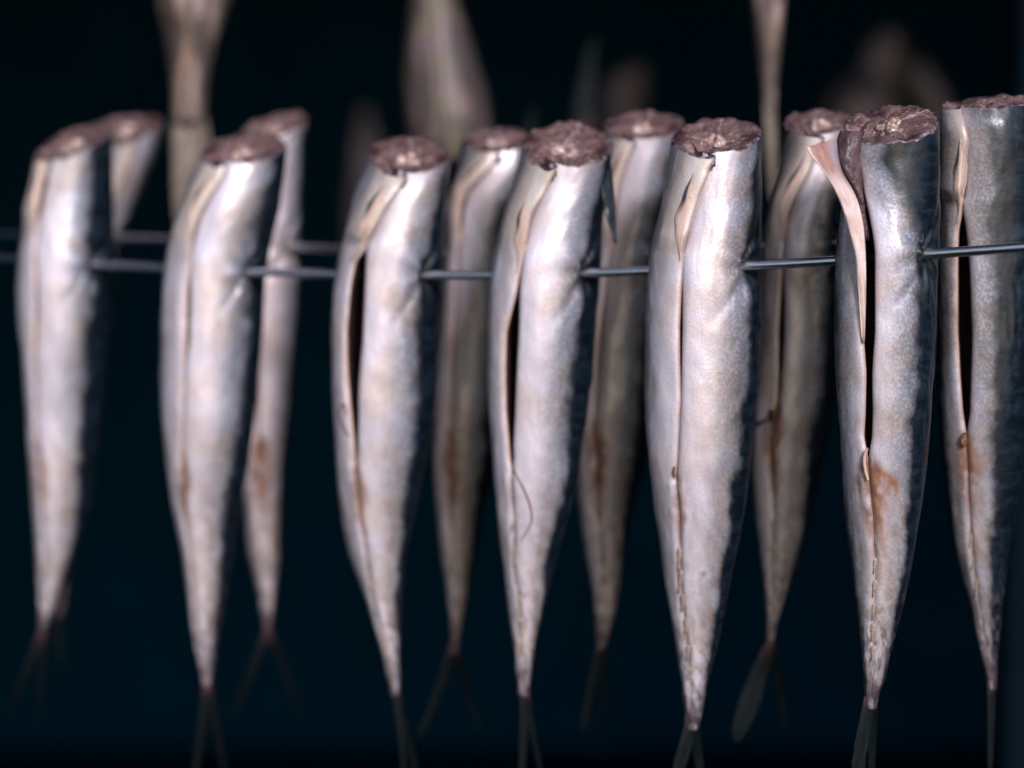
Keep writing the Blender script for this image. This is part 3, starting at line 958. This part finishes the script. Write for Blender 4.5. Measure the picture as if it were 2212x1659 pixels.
fish_R2 = build_fish(
    'rear row headless mackerel seen in the gap after the wide open slit fish', RG,
    [(303, 1000, 1150), (350, 990, 1160), (410, 979, 1163), (547, 967, 1152), (711, 953, 1132), (882, 941, 1100), (1000, 935, 1075), (1053, 936, 1060), (1092, 941, 1046), (1194, 951, 1030), (1297, 967, 1009),
     (1365, 972, 996), (1410, 972, 988)],
    [(303, 1082, 1064), (342, 1062, 1046), (403, 1014, 1004), (444, 1000, 994), (550, 985, 985), (700, 975, 979), (850, 970, 974), (930, 968, 968), (1092, 972, 972), (1194, 978, 978), (1297, 985, 985), (1410, 980, 980)],
    925, tilt=16, roll=0, back=BACK, seed=10, slit_shift=0.1, skin='tanskin', stain=1.0, stain_len=190, stain_w=0.005, detail=0.8, dark_from=56,
    pfin=(330, 470, 16),
    tail=[dict(pts=[(980, 1390, 9), (962, 1450, 10), (938, 1520, 9), (908, 1598, 6)], y=0.004),
          dict(pts=[(982, 1392, 7), (996, 1450, 8), (1014, 1510, 7), (1034, 1580, 4)], y=0.02)])

fish_R1 = build_fish(
    'rear row headless mackerel behind the second fish, its cut end raised to the right', RG,
    [(275, 514, 668), (320, 506, 656), (450, 482, 652), (550, 470, 649), (711, 462, 640), (882, 480, 626), (1000, 502, 618), (1092, 527, 612), (1194, 533, 604), (1263, 552, 598),
     (1331, 566, 589), (1385, 572, 582)],
    [(275, 600, 585), (350, 588, 578), (450, 580, 572), (550, 572, 572), (700, 562, 564), (880, 558, 560), (950, 560, 560), (1050, 560, 560), (1194, 572, 572), (1300, 578, 578), (1385, 577, 577)],
    935, tilt=15, roll=14, back=BACK, seed=11, slit_shift=0.1, skin='tanskin', stain=1.0, stain_len=190, stain_w=0.006, detail=0.8, dark_from=58,
    tail=[dict(pts=[(578, 1362, 8), (556, 1420, 10), (530, 1480, 9), (504, 1550, 5)], y=0.004),
          dict(pts=[(582, 1362, 6), (604, 1420, 8), (628, 1480, 7), (652, 1545, 4)], y=0.02)])

fish_R0 = build_fish(
    'rearmost left headless mackerel peeping out with a white flap behind the far left fish', RG,
    [(280, 176, 352), (320, 170, 342), (400, 150, 312), (450, 138, 290), (570, 112, 250), (800, 98, 222), (1000, 100, 205), (1200, 110, 165), (1330, 112, 135)],
    [(280, 296, 280), (330, 284, 270), (400, 258, 248), (500, 222, 218), (570, 195, 195), (800, 165, 165), (1000, 150, 150), (1200, 137, 137), (1330, 124, 124)],
    800, tilt=18, roll=8, back=BACK, seed=12, slit_shift=0.1, skin='tanskin', detail=0.7, dark_from=40, stain=0.6,
    tail=[dict(pts=[(124, 1320, 8), (128, 1380, 8), (134, 1440, 4)], y=0.004)])

# --- the flap of fish F, folded out, and the dark membrane inside
Yf = fish_F.Y


def ruled(name, left, right, mat, parent, n=26, m=9, th=0.0016, bulge=0.0, seed=0):
    """left / right: (sx, sy, Y) curves"""
    Lp = spline(left, n, 0.05); Rp = spline(right, n, 0.05)
    rows = []
    for j in range(n):
        row = []
        for q in np.linspace(0, 1, m):
            a = Lp[j] * (1 - q) + Rp[j] * q
            Yq = a[2] - bulge * math.sin(math.pi * q) + 0.0009 * float(fbm(np.array(j * 0.35 + seed), np.array(q * 5.0), 0.0, 2))
            x, z = at(a[0], a[1], Yq)
            row.append((float(x), float(Yq), float(z)))
        rows.append(row)
    return sheet(name, rows, th, mat, parent)


yf = Yf - fish_F.W[0]
fl = ruled('belly_flap',
           [(1742, 318, yf - .012), (1750, 334, yf - .014), (1786, 378, yf - .012), (1808, 416, yf - .009), (1829, 470, yf - .005), (1845, 540, yf - .002), (1856, 640, yf - .0005), (1862, 740, yf + .001)],
           [(1808, 300, yf + .004), (1809, 330, yf + .002), (1818, 372, yf + .001), (1842, 408, yf), (1856, 440, yf - .001), (1869, 500, yf - .001), (1872, 620, yf), (1868, 740, yf + .001)],
           M['fleshflap'], fish_F.root, 40, 11, 0.0022, 0.0012, 3)
fl['label'] = 'belly flap folded outwards, pink inside'
ruled('gut_membrane',
      [(1816, 282, yf + .010), (1808, 302, yf + .006), (1810, 340, yf + .004), (1822, 378, yf + .004), (1844, 412, yf + .004), (1858, 450, yf + .005), (1868, 520, yf + .007)],
      [(1868, 284, yf + .010), (1862, 305, yf + .006), (1856, 345, yf + .006), (1862, 380, yf + .006), (1866, 412, yf + .007), (1872, 450, yf + .008), (1884, 520, yf + .009)],
      M['membrane'], fish_F.root, 30, 11, 0.0015, 0.003, 8)

# --- pectoral fin of fish D, hanging from the back edge
Yd = fish_D.Y
ruled('pectoral_fin',
      [(1296, 345, Yd - .010), (1298, 390, Yd - .011), (1300, 430, Yd - .011), (1310, 470, Yd - .011), (1326, 524, Yd - .009)],
      [(1318, 338, Yd - .004), (1324, 380, Yd - .005), (1328, 430, Yd - .006), (1331, 480, Yd - .007), (1332, 528, Yd - .008)],
      M['darkfin'], fish_D.root, 24, 7, 0.0009, 0.001, 5)


def strand(name, F, pts, rad, mat, off=0.0010):
    P = spline([tuple(F.surf(a, b, off)) for a, b in pts], 40, 0.04)
    n = len(P)
    return tube(name, P, rad * (0.6 + 0.4 * np.sin(np.linspace(0.3, 2.8, n))), mat, F.root, 7)


strand('strand', fish_D, [(1112, 1012), (1120, 1030), (1133, 1055), (1143, 1080), (1149, 1105), (1149, 1125), (1140, 1145), (1127, 1168)], 0.00034, M['strand'])
strand('strand', fish_C, [(757, 940), (744, 915), (737, 890), (742, 872), (750, 874), (753, 895)], 0.00030, M['strand'])
strand('strand', fish_R4, [(1632, 908), (1640, 914), (1650, 912), (1656, 906)], 0.00060, M['darkstrand'])
strand('vent', fish_R4, [(1670, 884), (1668, 896), (1667, 908)], 0.0012, M['darkstrand'])
strand('vent', fish_F, [(1876, 968), (1870, 982), (1869, 1000), (1873, 1022), (1877, 1036)], 0.0007, M['lip'])
strand('vent', fish_G, [(2086, 935), (2080, 948), (2084, 962), (2090, 952)], 0.0009, M['strand'])
strand('vent', fish_E, [(1458, 1008), (1456, 1020), (1460, 1030)], 0.0006, M['strand'], 0.0004)

# ------------------------------------------------------------------ tails hanging from the rack above


def hanging_tail(label, sil, seam, Y, seed, lobes, name='hanging_tail', group=UG, **kw):
    return build_fish(label, group, sil, seam, sil[0][0] - 50, tilt=0, Y=Y, seed=seed, detail=0.6, rod=False, stain=0.5, cut=kw.pop('cut', False),
                      tail=lobes, name=name, **kw)


hanging_tail('blurred pale fish tail hanging from above over the gap left of the second fish',
             [(-260, 300, 560), (-80, 320, 535), (0, 334, 500), (60, 348, 478), (120, 360, 460), (200, 371, 446), (260, 373, 442)],
             [(-260, 400, 400), (0, 410, 410), (120, 412, 412), (260, 405, 405)], 1.30, 21, skin='paleskin', tailmat='paletail', lobes=
             [dict(pts=[(404, 240, 33), (402, 320, 30), (396, 400, 22), (388, 480, 10)], y=0.0, turn=0.4),
              dict(pts=[(415, 240, 28), (432, 320, 26), (446, 400, 18), (452, 470, 8)], y=0.03, turn=0.4)])
hanging_tail('broad blurred olive and brown fish tail hanging from above the middle of the row',
             [(-300, 860, 1010), (-60, 880, 988), (0, 884, 992), (60, 879, 1010), (130, 872, 1032), (200, 869, 1054), (250, 871, 1064), (300, 878, 1066), (340, 890, 1060)],
             [(-300, 930, 930), (0, 934, 934), (130, 945, 945), (340, 960, 960)], 1.34, 22, skin='brownskin', lobes=
             [dict(pts=[(930, 320, 45), (925, 380, 30), (918, 440, 12)], y=0.0, turn=0.3),
              dict(pts=[(1010, 320, 45), (1022, 380, 30), (1034, 440, 12)], y=0.0, turn=0.3)])
hanging_tail('narrow pale fish tail hanging like a blade above the gap right of the widest fish',
             [(-260, 1590, 1730), (-60, 1612, 1706), (0, 1620, 1696), (60, 1628, 1690), (120, 1636, 1684), (190, 1645, 1678), (240, 1650, 1674)],
             [(-260, 1664, 1664), (0, 1664, 1664), (240, 1662, 1662)], 1.24, 23, skin='paleskin', tailmat='paletail', lobes=
             [dict(pts=[(1662, 225, 12), (1665, 290, 11), (1668, 350, 8), (1670, 430, 4)], y=0.0, turn=0.5)])

# ------------------------------------------------------------------ dim fish at the back
YB = 2.0
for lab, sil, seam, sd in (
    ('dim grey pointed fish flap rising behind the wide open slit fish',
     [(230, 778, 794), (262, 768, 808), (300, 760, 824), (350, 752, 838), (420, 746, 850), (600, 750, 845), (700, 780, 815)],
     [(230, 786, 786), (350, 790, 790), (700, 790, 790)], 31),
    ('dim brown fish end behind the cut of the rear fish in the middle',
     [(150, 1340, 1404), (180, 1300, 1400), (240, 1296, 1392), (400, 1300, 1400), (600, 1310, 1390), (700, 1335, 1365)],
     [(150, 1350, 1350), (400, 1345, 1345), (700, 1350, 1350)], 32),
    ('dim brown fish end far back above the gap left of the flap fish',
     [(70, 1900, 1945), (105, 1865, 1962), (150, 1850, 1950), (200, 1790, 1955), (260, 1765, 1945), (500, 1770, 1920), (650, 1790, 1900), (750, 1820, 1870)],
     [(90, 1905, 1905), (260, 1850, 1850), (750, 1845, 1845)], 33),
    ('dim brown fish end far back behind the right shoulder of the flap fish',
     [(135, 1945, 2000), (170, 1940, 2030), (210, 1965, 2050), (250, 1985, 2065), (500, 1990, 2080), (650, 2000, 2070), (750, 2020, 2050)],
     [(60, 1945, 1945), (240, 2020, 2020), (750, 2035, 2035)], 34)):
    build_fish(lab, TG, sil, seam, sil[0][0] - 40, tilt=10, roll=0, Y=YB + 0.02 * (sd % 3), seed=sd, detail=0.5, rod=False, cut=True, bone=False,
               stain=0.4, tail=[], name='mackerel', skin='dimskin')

for lab, pts, yy in (('dim teal fish tail fin standing out of the dark above the middle', [(1262, 290, 26), (1262, 220, 22), (1270, 150, 15), (1282, 85, 5)], 1.50),
                     ('small dim fin tip behind the bright cut fish', [(1140, 310, 16), (1146, 270, 10), (1154, 225, 3)], 1.42)):
    x, z = at(pts[0][0], pts[0][1], yy)
    t = thing('tail_tip', (float(x), yy, float(z)), lab, 'fish tail', TG)
    P = spline(pts, 20, 0.06)
    rows = []
    for (a, b, c) in P:
        row = []
        for q in np.linspace(-1, 1, 7):
            xx, zz = at(a + c * q, b, yy)
            row.append((float(xx), yy + 0.003 * q * q, float(zz)))
        rows.append(row)
    sheet('tail_fin', rows, 0.001, M['tail'], t)
